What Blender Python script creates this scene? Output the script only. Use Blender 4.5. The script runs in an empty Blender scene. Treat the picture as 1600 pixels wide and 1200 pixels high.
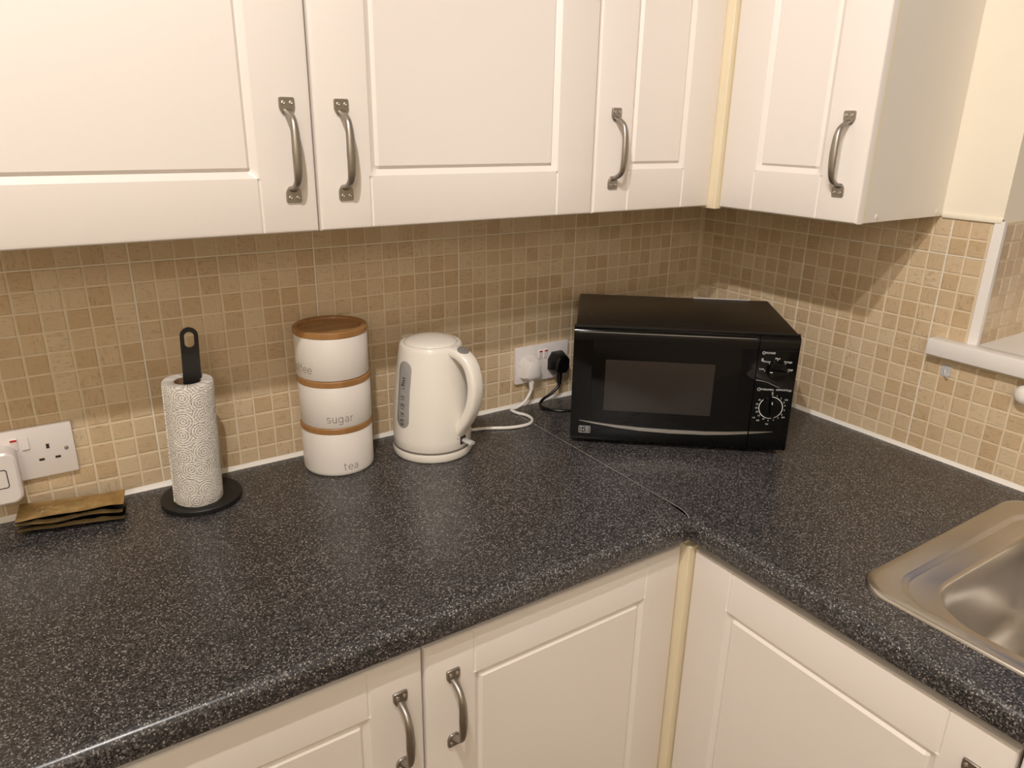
import bpy, bmesh, math, random
from math import pi, sin, cos, radians
from mathutils import Vector, Matrix

random.seed(7)
scene = bpy.context.scene
COL = scene.collection
W = 0.9                                   # worktop height

# ------------------------------------------------------------------ camera
cam_data = bpy.data.cameras.new('camera')
cam = bpy.data.objects.new('camera', cam_data)
COL.objects.link(cam)
cam.location = (-1.43959, -1.30823, 1.51462)
cam.rotation_euler = (radians(70.4422), radians(-0.9117), radians(-33.3153))
cam_data.sensor_fit = 'HORIZONTAL'
cam_data.sensor_width = 36.0
cam_data.lens = 25.837
cam_data.clip_start = 0.02
scene.camera = cam

# ------------------------------------------------------------------ world and lamps
world = bpy.data.worlds.new('world')
scene.world = world
world.use_nodes = True
bg = world.node_tree.nodes['Background']
bg.inputs['Color'].default_value = (0.35, 0.45, 0.85, 1)
bg.inputs['Strength'].default_value = 0.15


def lamp(name, loc, power, radius, color, cone=None, aim=None, blend=0.35):
    """a ceiling lamp; with a cone it is a spot head turned towards aim (straight down by default)"""
    d = bpy.data.lights.new(name, 'SPOT' if cone else 'POINT')
    if cone:
        d.spot_size = radians(cone)
        d.spot_blend = blend
    d.energy = power
    d.shadow_soft_size = radius
    d.color = color
    o = bpy.data.objects.new(name, d)
    COL.objects.link(o)
    o.location = loc
    if aim:
        o.rotation_euler = (Vector(aim) - Vector(loc)).to_track_quat('-Z', 'Y').to_euler()
    return o


WARM = (1.0, 0.93, 0.89)
lamp('ceiling_spot_light', (-1.48, -1.07, 2.34), 30, 0.016, WARM, 168)
lamp('ceiling_spot_light', (-1.50, -1.29, 2.35), 19, 0.016, WARM, 78, (-0.10, -0.85, 1.05), 0.6)
lamp('ceiling_globe_light', (-2.2, -2.5, 2.15), 14, 0.17, WARM)

scene.view_settings.view_transform = 'Standard'
scene.view_settings.look = 'None'
scene.view_settings.gamma = 1.0
scene.view_settings.use_curve_mapping = False
scene.view_settings.exposure = 0.64

# ------------------------------------------------------------------ helpers


def srgb(r, g, b):
    def f(c):
        c /= 255.0
        return c / 12.92 if c <= 0.04045 else ((c + 0.055) / 1.055) ** 2.4
    return (f(r), f(g), f(b), 1.0)


class MB:
    """collects vertices and faces; build() links them as one mesh object"""

    def __init__(self):
        self.v, self.f, self.m = [], [], []

    def add(self, verts, faces, mat=0, M=None):
        o = len(self.v)
        for p in verts:
            p = Vector(p)
            self.v.append(tuple(M @ p) if M else tuple(p))
        for f in faces:
            self.f.append(tuple(i + o for i in f))
            self.m.append(mat)
        return self

    def box(self, x0, x1, y0, y1, z0, z1, mat=0, M=None):
        v = [(x0, y0, z0), (x1, y0, z0), (x1, y1, z0), (x0, y1, z0), (x0, y0, z1), (x1, y0, z1), (x1, y1, z1), (x0, y1, z1)]
        f = [(0, 3, 2, 1), (4, 5, 6, 7), (0, 1, 5, 4), (1, 2, 6, 5), (2, 3, 7, 6), (3, 0, 4, 7)]
        return self.add(v, f, mat, M)

    def rbox(self, x0, x1, y0, y1, z0, z1, r=0.002, seg=2, mat=0, M=None):
        bm = bmesh.new()
        bmesh.ops.create_cube(bm, size=1.0)
        for v in bm.verts:
            v.co = ((x0 + x1) / 2 + v.co.x * (x1 - x0), (y0 + y1) / 2 + v.co.y * (y1 - y0), (z0 + z1) / 2 + v.co.z * (z1 - z0))
        bmesh.ops.bevel(bm, geom=list(bm.edges), offset=r, segments=seg, profile=0.5, affect='EDGES', clamp_overlap=True)
        bm.verts.index_update()
        self.add([v.co.copy() for v in bm.verts], [[v.index for v in f.verts] for f in bm.faces], mat, M)
        bm.free()
        return self

    def rings(self, rings, closed=True, cap0=False, cap1=False, mat=0, M=None):
        n = len(rings[0])
        v = [p for r in rings for p in r]
        f = []
        for i in range(len(rings) - 1):
            for j in range(n if closed else n - 1):
                k = (j + 1) % n
                f.append((i * n + j, i * n + k, (i + 1) * n + k, (i + 1) * n + j))
        if cap0:
            f.append(tuple(range(n - 1, -1, -1)))
        if cap1:
            f.append(tuple((len(rings) - 1) * n + j for j in range(n)))
        return self.add(v, f, mat, M)

    def lathe(self, prof, seg=48, mat=0, M=None, cap0=False, cap1=False):
        rings = [[(r * cos(2 * pi * j / seg), r * sin(2 * pi * j / seg), z) for j in range(seg)] for r, z in prof]
        return self.rings(rings, True, cap0, cap1, mat, M)

    def sweep(self, path, rx, ry=None, seg=12, up=(0, 0, 1), mat=0, M=None, caps=True, square=1.0):
        """elliptical section along path; rx is across (perpendicular to up), ry along up-ish"""
        path = [Vector(p) for p in path]
        n = len(path)
        if not isinstance(rx, (list, tuple)):
            rx = [rx] * n
        ry = rx if ry is None else ry
        if not isinstance(ry, (list, tuple)):
            ry = [ry] * n
        up = Vector(up)
        rings = []
        for i, p in enumerate(path):
            t = (path[min(i + 1, n - 1)] - path[max(i - 1, 0)]).normalized()
            s = t.cross(up)
            if s.length < 1e-4:
                s = t.cross(Vector((1, 0.01, 0)))
            s.normalize()
            b = s.cross(t).normalized()
            ring = []
            for j in range(seg):
                a = 2 * pi * j / seg
                ca, sa = cos(a), sin(a)
                if square != 1.0:
                    ca = math.copysign(abs(ca) ** square, ca)
                    sa = math.copysign(abs(sa) ** square, sa)
                ring.append(p + s * (rx[i] * ca) + b * (ry[i] * sa))
            rings.append(ring)
        return self.rings(rings, True, caps, caps, mat, M)

    def mesh(self, me, mat=0, M=None):
        return self.add([v.co.copy() for v in me.vertices], [tuple(p.vertices) for p in me.polygons], mat, M)

    def data(self, name, mats, smooth=None):
        me = bpy.data.meshes.new(name)
        me.from_pydata(self.v, [], self.f)
        for m in (mats if isinstance(mats, (list, tuple)) else [mats]):
            me.materials.append(m)
        me.polygons.foreach_set('material_index', self.m)
        bm = bmesh.new()
        bm.from_mesh(me)
        bmesh.ops.recalc_face_normals(bm, faces=bm.faces)
        bm.to_mesh(me)
        bm.free()
        if smooth:
            me.shade_smooth()
            me.set_sharp_from_angle(angle=radians(smooth))
        me.update()
        return me

    def build(self, name, mats, parent=None, smooth=None, label=None):
        o = bpy.data.objects.new(name, self.data(name, mats, smooth))
        COL.objects.link(o)
        if parent:
            o.parent = parent
        if label:
            o['label'] = label
        return o


def thing(name, label, cat, loc=(0, 0, 0), rotz=0.0, group=None):
    o = bpy.data.objects.new(name, None)
    o.empty_display_size = 0.05
    COL.objects.link(o)
    o.location = loc
    o.rotation_euler = (0, 0, rotz)
    return tag(o, label, cat, group)


def tag(o, label, cat, group=None):
    o['label'] = label
    o['category'] = cat
    if group:
        o['group'] = group
    return o


def struct(o, label=None):
    o['kind'] = 'structure'
    if label:
        o['label'] = label
    return o


def crom(pts, n=8):
    """Catmull-Rom through points"""
    pts = [Vector(p) for p in pts]
    out = []
    for i in range(len(pts) - 1):
        p0, p1, p2, p3 = pts[max(i - 1, 0)], pts[i], pts[i + 1], pts[min(i + 2, len(pts) - 1)]
        for k in range(n):
            t = k / n
            out.append(0.5 * ((2 * p1) + (p2 - p0) * t + (2 * p0 - 5 * p1 + 4 * p2 - p3) * t * t + (3 * p1 - p0 - 3 * p2 + p3) * t ** 3))
    out.append(pts[-1])
    return out


def text_mesh(body, size, align='CENTER'):
    cu = bpy.data.curves.new('lettering', 'FONT')
    cu.body = body
    cu.size = size
    cu.align_x = align
    cu.align_y = 'CENTER'
    cu.resolution_u = 3
    o = bpy.data.objects.new('lettering', cu)
    COL.objects.link(o)
    dg = bpy.context.evaluated_depsgraph_get()
    me = bpy.data.meshes.new_from_object(o.evaluated_get(dg))
    bpy.data.objects.remove(o)
    bpy.data.curves.remove(cu)
    return me


# ------------------------------------------------------------------ materials
class NT:
    def __init__(self, name):
        self.mat = bpy.data.materials.new(name)
        self.mat.use_nodes = True
        self.t = self.mat.node_tree
        self.b = self.t.nodes['Principled BSDF']

    def n(self, typ, **kw):
        nd = self.t.nodes.new(typ)
        for k, v in kw.items():
            if k.startswith('i_'):
                nd.inputs[int(k[2:])].default_value = v
            elif k in nd.inputs and not hasattr(nd, k):
                nd.inputs[k].default_value = v
            else:
                setattr(nd, k, v)
        return nd

    def l(self, a, b):
        self.t.links.new(a, b)

    def math(self, op, a, b=None, c=None):
        nd = self.n('ShaderNodeMath', operation=op)
        for i, x in enumerate((a, b, c)):
            if x is None:
                continue
            if hasattr(x, 'links'):
                self.l(x, nd.inputs[i])
            else:
                nd.inputs[i].default_value = x
        return nd.outputs[0]

    def mix(self, fac, a, b, blend='MIX'):
        nd = self.n('ShaderNodeMix', data_type='RGBA', blend_type=blend)
        for i, x in ((0, fac), (6, a), (7, b)):
            if hasattr(x, 'links'):
                self.l(x, nd.inputs[i])
            else:
                nd.inputs[i].default_value = x
        return nd.outputs[2]

    def ramp(self, fac, stops, interp='LINEAR'):
        nd = self.n('ShaderNodeValToRGB')
        nd.color_ramp.interpolation = interp
        els = nd.color_ramp.elements
        while len(els) < len(stops):
            els.new(0.5)
        for e, (p, c) in zip(els, stops):
            e.position = p
            e.color = c if len(c) == 4 else (*c, 1)
        self.l(fac, nd.inputs[0])
        return nd.outputs[0]

    def noise(self, vec, scale, detail=2, rough=0.5):
        nd = self.n('ShaderNodeTexNoise')
        nd.inputs['Scale'].default_value = scale
        nd.inputs['Detail'].default_value = detail
        nd.inputs['Roughness'].default_value = rough
        if vec is not None:
            self.l(vec, nd.inputs['Vector'])
        return nd.outputs['Fac']

    def obj(self):
        return self.n('ShaderNodeTexCoord').outputs['Object']

    def bump(self, h, strength=0.3, dist=0.001):
        nd = self.n('ShaderNodeBump')
        nd.inputs['Strength'].default_value = strength
        nd.inputs['Distance'].default_value = dist
        self.l(h, nd.inputs['Height'])
        self.l(nd.outputs['Normal'], self.b.inputs['Normal'])


def plain(name, col, rough=0.5, metal=0.0, var=0.03, vscale=8.0, bump=0.0, bscale=150.0, coat=0.0, spec=0.5):
    """base colour with a faint procedural mottling"""
    m = NT(name)
    co = m.obj()
    nz = m.noise(co, vscale, 3)
    d = tuple(max(0, c * (1 - var)) for c in col[:3]) + (1,)
    u = tuple(min(1, c * (1 + var)) for c in col[:3]) + (1,)
    m.l(m.mix(nz, d, u), m.b.inputs['Base Color'])
    m.b.inputs['Roughness'].default_value = rough
    m.b.inputs['Metallic'].default_value = metal
    m.b.inputs['Specular IOR Level'].default_value = spec
    m.b.inputs['Coat Weight'].default_value = coat
    m.b.inputs['Coat Roughness'].default_value = 0.08
    if bump:
        m.bump(m.noise(co, bscale, 3), bump, 0.001)
    return m.mat


def tile_material(name, per_island):
    m = NT(name)
    co = m.obj()
    if per_island:
        rnd = m.n('ShaderNodeNewGeometry').outputs['Random Per Island']
    else:
        rnd = m.n('ShaderNodeObjectInfo').outputs['Random']
    off = m.n('ShaderNodeVectorMath', operation='SCALE')
    off.inputs[0].default_value = (31.7, 11.3, 57.1)
    m.l(rnd, off.inputs['Scale'])
    add = m.n('ShaderNodeVectorMath', operation='ADD')
    m.l(co, add.inputs[0])
    m.l(off.outputs[0], add.inputs[1])

    def stretched(sx, sz):
        mp = m.n('ShaderNodeVectorMath', operation='MULTIPLY')
        m.l(add.outputs[0], mp.inputs[0])
        mp.inputs[1].default_value = (sx, 1, sz)
        return mp.outputs[0]
    s1 = m.noise(stretched(90, 260), 1.0, 4, 0.6)
    s2 = m.noise(stretched(260, 90), 1.0, 4, 0.6)
    pick = m.math('GREATER_THAN', m.math('FRACT', m.math('MULTIPLY', rnd, 17.3)), 0.55)
    mixf = m.n('ShaderNodeMix', data_type='FLOAT')
    m.l(pick, mixf.inputs[0])
    m.l(s1, mixf.inputs[2])
    m.l(s2, mixf.inputs[3])
    streak = mixf.outputs[0]
    tone = m.ramp(rnd, [(0.0, srgb(211, 188, 154)), (0.2, srgb(202, 177, 141)), (0.4, srgb(207, 183, 148)), (0.6, srgb(196, 169, 131)),
                        (0.75, srgb(214, 193, 160)), (0.9, srgb(199, 174, 139)), (1.0, srgb(204, 178, 140))], 'CONSTANT')
    dark = m.mix(1.0, tone, (0.66, 0.60, 0.53, 1), 'MULTIPLY')
    vein = m.ramp(streak, [(0.34, (1, 1, 1)), (0.47, (0, 0, 0))])
    strength = m.math('MULTIPLY', vein, m.math('ADD', 0.25, m.math('MULTIPLY', m.math('FRACT', m.math('MULTIPLY', rnd, 7.9)), 0.6)))
    c1 = m.mix(strength, tone, dark)
    soft = m.noise(add.outputs[0], 45, 2)
    c2 = m.mix(m.math('MULTIPLY', soft, 0.35), c1, (0.68, 0.56, 0.39, 1))
    m.l(c2, m.b.inputs['Base Color'])
    m.b.inputs['Roughness'].default_value = 0.33
    m.bump(m.math('SUBTRACT', streak, m.math('MULTIPLY', vein, 0.4)), 0.35, 0.0008)
    return m.mat


def worktop_material():
    m = NT('speckled_charcoal_laminate')
    co = m.n('ShaderNodeNewGeometry').outputs['Position']

    def dots(scale, lo, hi):
        vo = m.n('ShaderNodeTexVoronoi', feature='F1')
        vo.inputs['Scale'].default_value = scale
        vo.inputs['Randomness'].default_value = 1.0
        m.l(co, vo.inputs['Vector'])
        sep = m.n('ShaderNodeSeparateColor')
        m.l(vo.outputs['Color'], sep.inputs[0])
        return vo.outputs['Distance'], sep.outputs[0], sep.outputs[1]
    d1, r1, g1 = dots(560, 0, 0)
    grains = m.ramp(r1, [(0.0, srgb(37, 36, 37)), (0.3, srgb(53, 52, 53)), (0.55, srgb(73, 71, 72)), (0.78, srgb(101, 98, 97)), (0.93, srgb(140, 136, 132))], 'CONSTANT')
    d2, r2, g2 = dots(360, 0, 0)
    fleck = m.math('MULTIPLY', m.math('LESS_THAN', d2, 0.34), m.math('GREATER_THAN', r2, 0.88))
    c = m.mix(fleck, grains, srgb(170, 167, 163))
    d3, r3, g3 = dots(420, 0, 0)
    pit = m.math('MULTIPLY', m.math('LESS_THAN', d3, 0.45), m.math('GREATER_THAN', r3, 0.75))
    c = m.mix(pit, c, srgb(20, 19, 19))
    m.l(c, m.b.inputs['Base Color'])
    m.b.inputs['Roughness'].default_value = 0.29
    m.b.inputs['Specular IOR Level'].default_value = 0.6
    m.bump(m.noise(co, 420, 2), 0.06, 0.0005)
    return m.mat


def steel(name, col, rough, scale=(4, 300, 300), bump=0.05):
    m = NT(name)
    co = m.obj()
    mp = m.n('ShaderNodeVectorMath', operation='MULTIPLY')
    m.l(co, mp.inputs[0])
    mp.inputs[1].default_value = scale
    nz = m.noise(mp.outputs[0], 1.0, 3)
    m.l(m.mix(nz, tuple(c * 0.88 for c in col[:3]) + (1,), col), m.b.inputs['Base Color'])
    m.b.inputs['Metallic'].default_value = 1.0
    rr = m.n('ShaderNodeMapRange')
    m.l(nz, rr.inputs[0])
    rr.inputs[3].default_value = rough * 0.8
    rr.inputs[4].default_value = rough * 1.2
    m.l(rr.outputs[0], m.b.inputs['Roughness'])
    if bump:
        m.bump(nz, bump, 0.0003)
    return m.mat


def bamboo_material():
    m = NT('bamboo')
    co = m.obj()
    mp = m.n('ShaderNodeVectorMath', operation='MULTIPLY')
    m.l(co, mp.inputs[0])
    mp.inputs[1].default_value = (30, 420, 60)
    nz = m.noise(mp.outputs[0], 1.0, 4, 0.6)
    mp2 = m.n('ShaderNodeVectorMath', operation='MULTIPLY')
    m.l(co, mp2.inputs[0])
    mp2.inputs[1].default_value = (6, 62, 1)
    strip = m.n('ShaderNodeTexVoronoi')
    strip.inputs['Scale'].default_value = 1.0
    m.l(mp2.outputs[0], strip.inputs['Vector'])
    sep = m.n('ShaderNodeSeparateColor')
    m.l(strip.outputs['Color'], sep.inputs[0])
    base = m.ramp(sep.outputs[0], [(0, srgb(160, 116, 66)), (0.5, srgb(178, 132, 80)), (1, srgb(190, 146, 92))])
    m.l(m.mix(m.math('MULTIPLY', nz, 0.6), base, srgb(142, 100, 56)), m.b.inputs['Base Color'])
    m.b.inputs['Roughness'].default_value = 0.42
    return m.mat


def towel_material():
    m = NT('embossed_kitchen_paper')
    co = m.obj()
    sx = m.n('ShaderNodeSeparateXYZ')
    m.l(co, sx.inputs[0])
    ang = m.math('MULTIPLY', m.math('ARCTAN2', sx.outputs[1], sx.outputs[0]), 0.0385)
    cx = m.n('ShaderNodeCombineXYZ')
    m.l(ang, cx.inputs[0])
    m.l(sx.outputs[2], cx.inputs[1])
    vo = m.n('ShaderNodeTexVoronoi', voronoi_dimensions='2D')
    vo.inputs['Scale'].default_value = 34
    vo.inputs['Randomness'].default_value = 0.6
    m.l(cx.outputs[0], vo.inputs['Vector'])
    ring = m.math('SINE', m.math('MULTIPLY', vo.outputs['Distance'], 46.0))
    v2 = m.n('ShaderNodeTexVoronoi', voronoi_dimensions='2D')
    v2.inputs['Scale'].default_value = 420
    m.l(cx.outputs[0], v2.inputs['Vector'])
    dot = m.math('SUBTRACT', 0.7, v2.outputs['Distance'])
    h = m.math('MULTIPLY', m.math('MAXIMUM', ring, -0.2), dot)
    m.b.inputs['Base Color'].default_value = srgb(240, 236, 228)
    m.b.inputs['Roughness'].default_value = 0.9
    m.b.inputs['Specular IOR Level'].default_value = 0.2
    m.bump(h, 1.0, 0.0036)
    return m.mat


def glass(name, col=(1, 1, 1, 1), rough=0.03, ior=1.45):
    m = NT(name)
    co = m.obj()
    m.l(m.mix(m.noise(co, 20), tuple(c * 0.97 for c in col[:3]) + (1,), col), m.b.inputs['Base Color'])
    m.b.inputs['Roughness'].default_value = rough
    m.b.inputs['Transmission Weight'].default_value = 1.0
    m.b.inputs['IOR'].default_value = ior
    return m.mat


M_TILE = tile_material('travertine_tile', False)
M_TILEF = tile_material('travertine_tile_field', True)
M_GROUT = plain('beige_grout', srgb(224, 208, 180), 0.7, var=0.05, bump=0.2)
M_WGROUT = plain('white_grout', srgb(236, 226, 206), 0.65, var=0.04)
M_CAULK = plain('white_silicone', srgb(240, 236, 228), 0.4)
M_WORK = worktop_material()
M_DOOR = plain('white_foil_door', srgb(233, 226, 219), 0.30, var=0.012, vscale=3, bump=0.02, bscale=60)
M_CARC = plain('white_melamine', srgb(226, 219, 209), 0.4, var=0.015)
M_CREAM = plain('yellowed_cream_edge', srgb(232, 219, 188), 0.45, var=0.04, vscale=20)
M_PLASTER = plain('cream_plaster', srgb(238, 230, 211), 0.8, var=0.02, vscale=5, bump=0.12, bscale=30)
M_CEIL = plain('white_ceiling', srgb(238, 234, 226), 0.85)
M_FLOOR = plain('dark_vinyl_floor', srgb(112, 94, 76), 0.5, var=0.15, vscale=6)
M_GLOSSW = plain('white_gloss_paint', srgb(240, 236, 230), 0.3)
M_HANDLE = steel('pewter', (0.40, 0.365, 0.32, 1), 0.42, (60, 60, 20))
M_STEEL = steel('stainless_steel', (0.63, 0.60, 0.56, 1), 0.30, (12, 12, 12), 0.0)
M_DRAIN = steel('chrome_drain', (0.7, 0.7, 0.7, 1), 0.15)
M_CERAM = plain('white_enamel', srgb(232, 227, 220), 0.38, var=0.01)
M_PRINT = plain('grey_print', srgb(120, 112, 106), 0.6)
M_BAMBOO = bamboo_material()
M_KETTLE = plain('white_gloss_plastic', srgb(238, 233, 223), 0.22, var=0.01)
M_GREYP = plain('silver_grey_plastic', srgb(150, 148, 146), 0.35, metal=0.3)
M_GAUGE = plain('frosted_grey_gauge', srgb(158, 156, 153), 0.3)
M_BLACKP = plain('matt_black_plastic', srgb(26, 25, 25), 0.5, var=0.1)
M_PAPER = towel_material()
M_CARD = plain('brown_cardboard', srgb(150, 118, 88), 0.85, var=0.1)
M_MWBODY = plain('black_enamel', srgb(24, 21, 19), 0.36, var=0.05)
M_MWGLOSS = plain('black_gloss_plastic', srgb(7, 7, 7), 0.07, var=0.05, spec=0.3)
M_MWTRIM = steel('dark_chrome_trim', (0.58, 0.56, 0.53, 1), 0.30)
M_WHITEPR = plain('white_print', srgb(225, 225, 225), 0.6)
M_SOCKET = plain('white_socket_plastic', srgb(232, 226, 222), 0.3, var=0.01)
M_DARK = plain('dark_slot', srgb(52, 44, 38), 0.7)
M_RED = plain('red_marker', srgb(190, 40, 44), 0.4)
M_SCREW = steel('screw_metal', (0.62, 0.58, 0.52, 1), 0.35)
M_BLACKC = plain('black_cable', srgb(14, 13, 13), 0.28)
M_WHITEC = plain('white_cable', srgb(236, 232, 224), 0.35)
M_CLEAR = glass('clear_plastic')
M_FROST = glass('frosted_clear_plastic', (0.95, 0.95, 0.95, 1), 0.25)
M_FROST.node_tree.nodes['Principled BSDF'].inputs['Transmission Weight'].default_value = 0.55


def window_material():
    m = NT('microwave_mesh_window')
    co = m.obj()
    vo = m.n('ShaderNodeTexVoronoi')
    vo.inputs['Scale'].default_value = 700
    vo.inputs['Randomness'].default_value = 0.0
    m.l(co, vo.inputs['Vector'])
    hole = m.math('LESS_THAN', vo.outputs['Distance'], 0.35)
    m.l(m.mix(hole, srgb(44, 39, 36), srgb(20, 18, 17)), m.b.inputs['Base Color'])
    m.b.inputs['Roughness'].default_value = 0.16
    return m.mat


def gold_material():
    m = NT('crinkled_gold_foil')
    co = m.obj()
    nz = m.noise(co, 90, 4, 0.6)
    m.l(m.mix(nz, srgb(150, 124, 78), srgb(222, 194, 136)), m.b.inputs['Base Color'])
    m.b.inputs['Metallic'].default_value = 0.85
    m.b.inputs['Roughness'].default_value = 0.3
    m.bump(nz, 0.5, 0.003)
    return m.mat


M_MWWIN = window_material()
M_GOLD = gold_material()
M_FOILBLK = plain('black_film_and_gaps', srgb(16, 14, 13), 0.22, var=0.1, bump=0.5, bscale=80)

# ------------------------------------------------------------------ the setting
ZC = 1.3634                                # underside of wall units / top of tiling
G = 0.0015                                 # how far the tiles stand proud of the grout
ROOM = (-2.9, 0.0, -3.1, 0.0, 2.4)         # x0,x1,y0,y1,height

struct(MB().box(-3.1, 0.3, -3.3, 0.2, -0.1, 0.0).build('floor', M_FLOOR), 'brown kitchen floor')
struct(MB().box(-3.1, 0.3, -3.3, 0.2, 2.4, 2.5).build('ceiling', M_CEIL), 'white ceiling')
struct(MB().box(-3.1, -2.9, -3.3, 0.2, 0.0, 2.4).build('wall_left', M_PLASTER), 'cream plaster wall')
struct(MB().box(-2.9, 0.3, -3.3, -3.1, 0.0, 2.4).build('wall_front', M_PLASTER), 'cream plaster wall')
wb = MB().box(-2.9, G, G, 0.2, 0.0, ZC)
wb.box(-2.9, G, 0.0, 0.2, ZC, 2.4, 1)
wall_back = struct(wb.build('wall_back', [M_GROUT, M_PLASTER]), 'wall tiled with small beige travertine squares')

YW0, YW1, ZW0, ZW1 = -0.692, -1.75, 1.125, 2.1      # window opening in the right-hand wall
wr = MB()
wr.box(G, 0.3, YW0, G, 0.0, ZC)
wr.box(-0.0015, 0.3, YW0 + 0.003, G, ZC, 2.4, 1)
wr.box(G, 0.3, YW1, YW0, 0.0, ZW0)
wr.box(-0.0015, 0.3, YW1, YW0 + 0.003, ZW1, 2.4, 1)
wr.box(G, 0.3, -3.1, YW1, 0.0, ZC)
wr.box(-0.0015, 0.3, -3.1, YW1, ZC, 2.4, 1)
wall_right = struct(wr.build('wall_right', [M_GROUT, M_PLASTER]), 'tiled wall with cream plaster beside the window')

# tiles: one shared mesh, 300 of them per wall as single objects, the rest as one part
PX, PZ = 0.03333, 0.032773
Z0 = 1.29544
tw, tz = PX - 0.0038, PZ - 0.0036


def tile_mb(mb, cx, cz, rng=None, M=None):
    a, b, h = tw / 2, tz / 2, 0.0014
    j = (lambda: rng.uniform(-0.0004, 0.0004)) if rng else (lambda: 0)
    v, e = [], 0.0009
    for y, k in ((0.0, 0.0), (-h + 0.0005, 0.0001), (-h, e)):
        for sx, sz in ((-1, -1), (1, -1), (1, 1), (-1, 1)):
            v.append((cx + sx * (a - k) + j(), y, cz + sz * (b - k) + j()))
    f = [(8, 9, 10, 11)]
    for r in (0, 4):
        for i in range(4):
            f.append((r + i, r + (i + 1) % 4, r + 4 + (i + 1) % 4, r + 4 + i))
    mb.add(v, f, 0, M)


def seen(p):
    cm = cam.matrix_basis.inverted()
    q = cm @ Vector(p)
    if q.z >= -0.05:
        return False
    fpx = 25.837 / 36 * 1600
    return -40 < 800 + fpx * q.x / -q.z < 1640 and -40 < 600 - fpx * q.y / -q.z < 1240


tile_meshes = []
for k in range(6):
    mb = MB()
    tile_mb(mb, 0, 0, random.Random(k + 1))
    tile_meshes.append(mb.data('tile', M_TILE))


def lay_tiles(wall, spots, field_rot, field_loc):
    """spots: (location, rotation, local cx, local cz) of every tile on this wall"""
    camp = Vector(cam.location)
    ranked = sorted(spots, key=lambda s: (not seen(s[0]), (Vector(s[0]) - camp).length))
    near, far = ranked[:300], ranked[300:]
    for i, (loc, rot, _, _) in enumerate(near):
        o = bpy.data.objects.new('tile', tile_meshes[i * 7 % 6])
        COL.objects.link(o)
        o.location = loc
        o.rotation_euler = (0, 0, rot)
        o.parent = wall
    fm = MB()
    rng = random.Random(3)
    for loc, rot, cx, cz in far:
        tile_mb(fm, 0, 0, rng, Matrix.Translation(loc) @ Matrix.Rotation(rot, 4, 'Z'))
    if far:
        o = fm.build('tile_field', M_TILEF, wall)
        o['kind'] = 'stuff'


D0, D1 = 0.10478, 0.00546
rows = [Z0 - (j + 0.5) * PZ for j in range(-2, 12)]
spots = []
for i in range(-3, 47):
    cx = -D0 - (i + 0.5) * PX
    for z in rows:
        spots.append(((cx, G, z), 0.0, cx, z))
lay_tiles(wall_back, spots, 0, None)
spots = []
for i in range(0, 50):
    cy = -D1 - (i + 0.5) * PX
    for z in rows:
        if cy - PX / 2 < YW0 + 0.012 and cy > YW1 and z > 1.10:
            if not (cy - PX * 0.5 >= YW0 - 0.004):
                continue
        spots.append(((G, cy, z), -pi / 2, cy, z))
for i in range(7):
    for z in rows:
        if z > 1.14:
            spots.append(((0.0225 + i * PX, YW0, z), 0.0, 0, z))
lay_tiles(wall_right, spots, -pi / 2, None)

# whiter joints between the big ceramic tiles
def joint(wall, x0, x1, y0, y1, z0, z1):
    MB().box(x0, x1, y0, y1, z0, z1).build('grout_line', M_WGROUT, wall)


for k in range(0, 6):
    x = -D0 - 0.3 * k
    joint(wall_back, x - 0.0014, x + 0.0014, 0.0003, G + 0.001, W, 1.361)
joint(wall_back, -1.72, 0.0, 0.0004, G + 0.001, Z0 - 0.0012, Z0 + 0.0012)
for k in range(0, 6):
    y = -D1 - 0.3 * k
    if k != 0:
        joint(wall_right, 0.0003, G + 0.001, y - 0.0015, y + 0.0015, W, 1.361 if y > YW0 else 1.10)
joint(wall_right, 0.0004, G + 0.001, -0.676, 0.0, Z0 - 0.0012, Z0 + 0.0012)

# window: sill, edge bead, frame, glass
win = struct(bpy.data.objects.new('window_1', None), 'recessed window with a white sill')
COL.objects.link(win)
s = MB().rbox(-0.0285, 0.006, -1.84, -0.617, 1.1085, 1.141, 0.004, 2)
s.box(0.004, 0.25, YW1 + 0.001, YW0 - 0.001, 1.126, 1.1405)
s.build('window_sill', M_GLOSSW, win, 40, 'white painted windowsill board')
f = MB()
f.box(0.215, 0.265, YW1, YW0, 1.141, 1.19)
f.box(0.215, 0.265, YW1, YW0, ZW1 - 0.05, ZW1)
f.box(0.215, 0.265, YW0 - 0.05, YW0, 1.19, ZW1 - 0.05)
f.box(0.215, 0.265, YW1, YW1 + 0.05, 1.19, ZW1 - 0.05)
f.box(0.215, 0.265, -1.25, -1.19, 1.19, ZW1 - 0.05)
f.build('window_frame', M_GLOSSW, win)
MB().box(0.238, 0.244, -1.19, YW0 - 0.05, 1.19, ZW1 - 0.05).build('pane', M_CLEAR, win)
MB().box(0.238, 0.244, YW1 + 0.05, -1.25, 1.19, ZW1 - 0.05).build('pane', M_CLEAR, win)
t = MB()
pr_ = [(-0.0035, -0.6775), (-0.0035, -0.6945), (0.0065, -0.6945), (0.0065, -0.6905), (0.0012, -0.6905), (0.0012, -0.6775)]
t.rings([[(x, y, z) for x, y in pr_] for z in (1.1395, ZC + 0.002)], True, True, True)
struct(t.build('trim_1', M_GLOSSW), 'white corner bead at the edge of the tiled window reveal')
# plaster ledge above the tiles
struct(MB().rbox(-0.005, 0.004, -0.689, -0.5845, ZC - 0.002, ZC + 0.007, 0.002, 2).build('trim_2', M_PLASTER, None, 40), 'cream plaster lip above the wall tiles')


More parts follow.
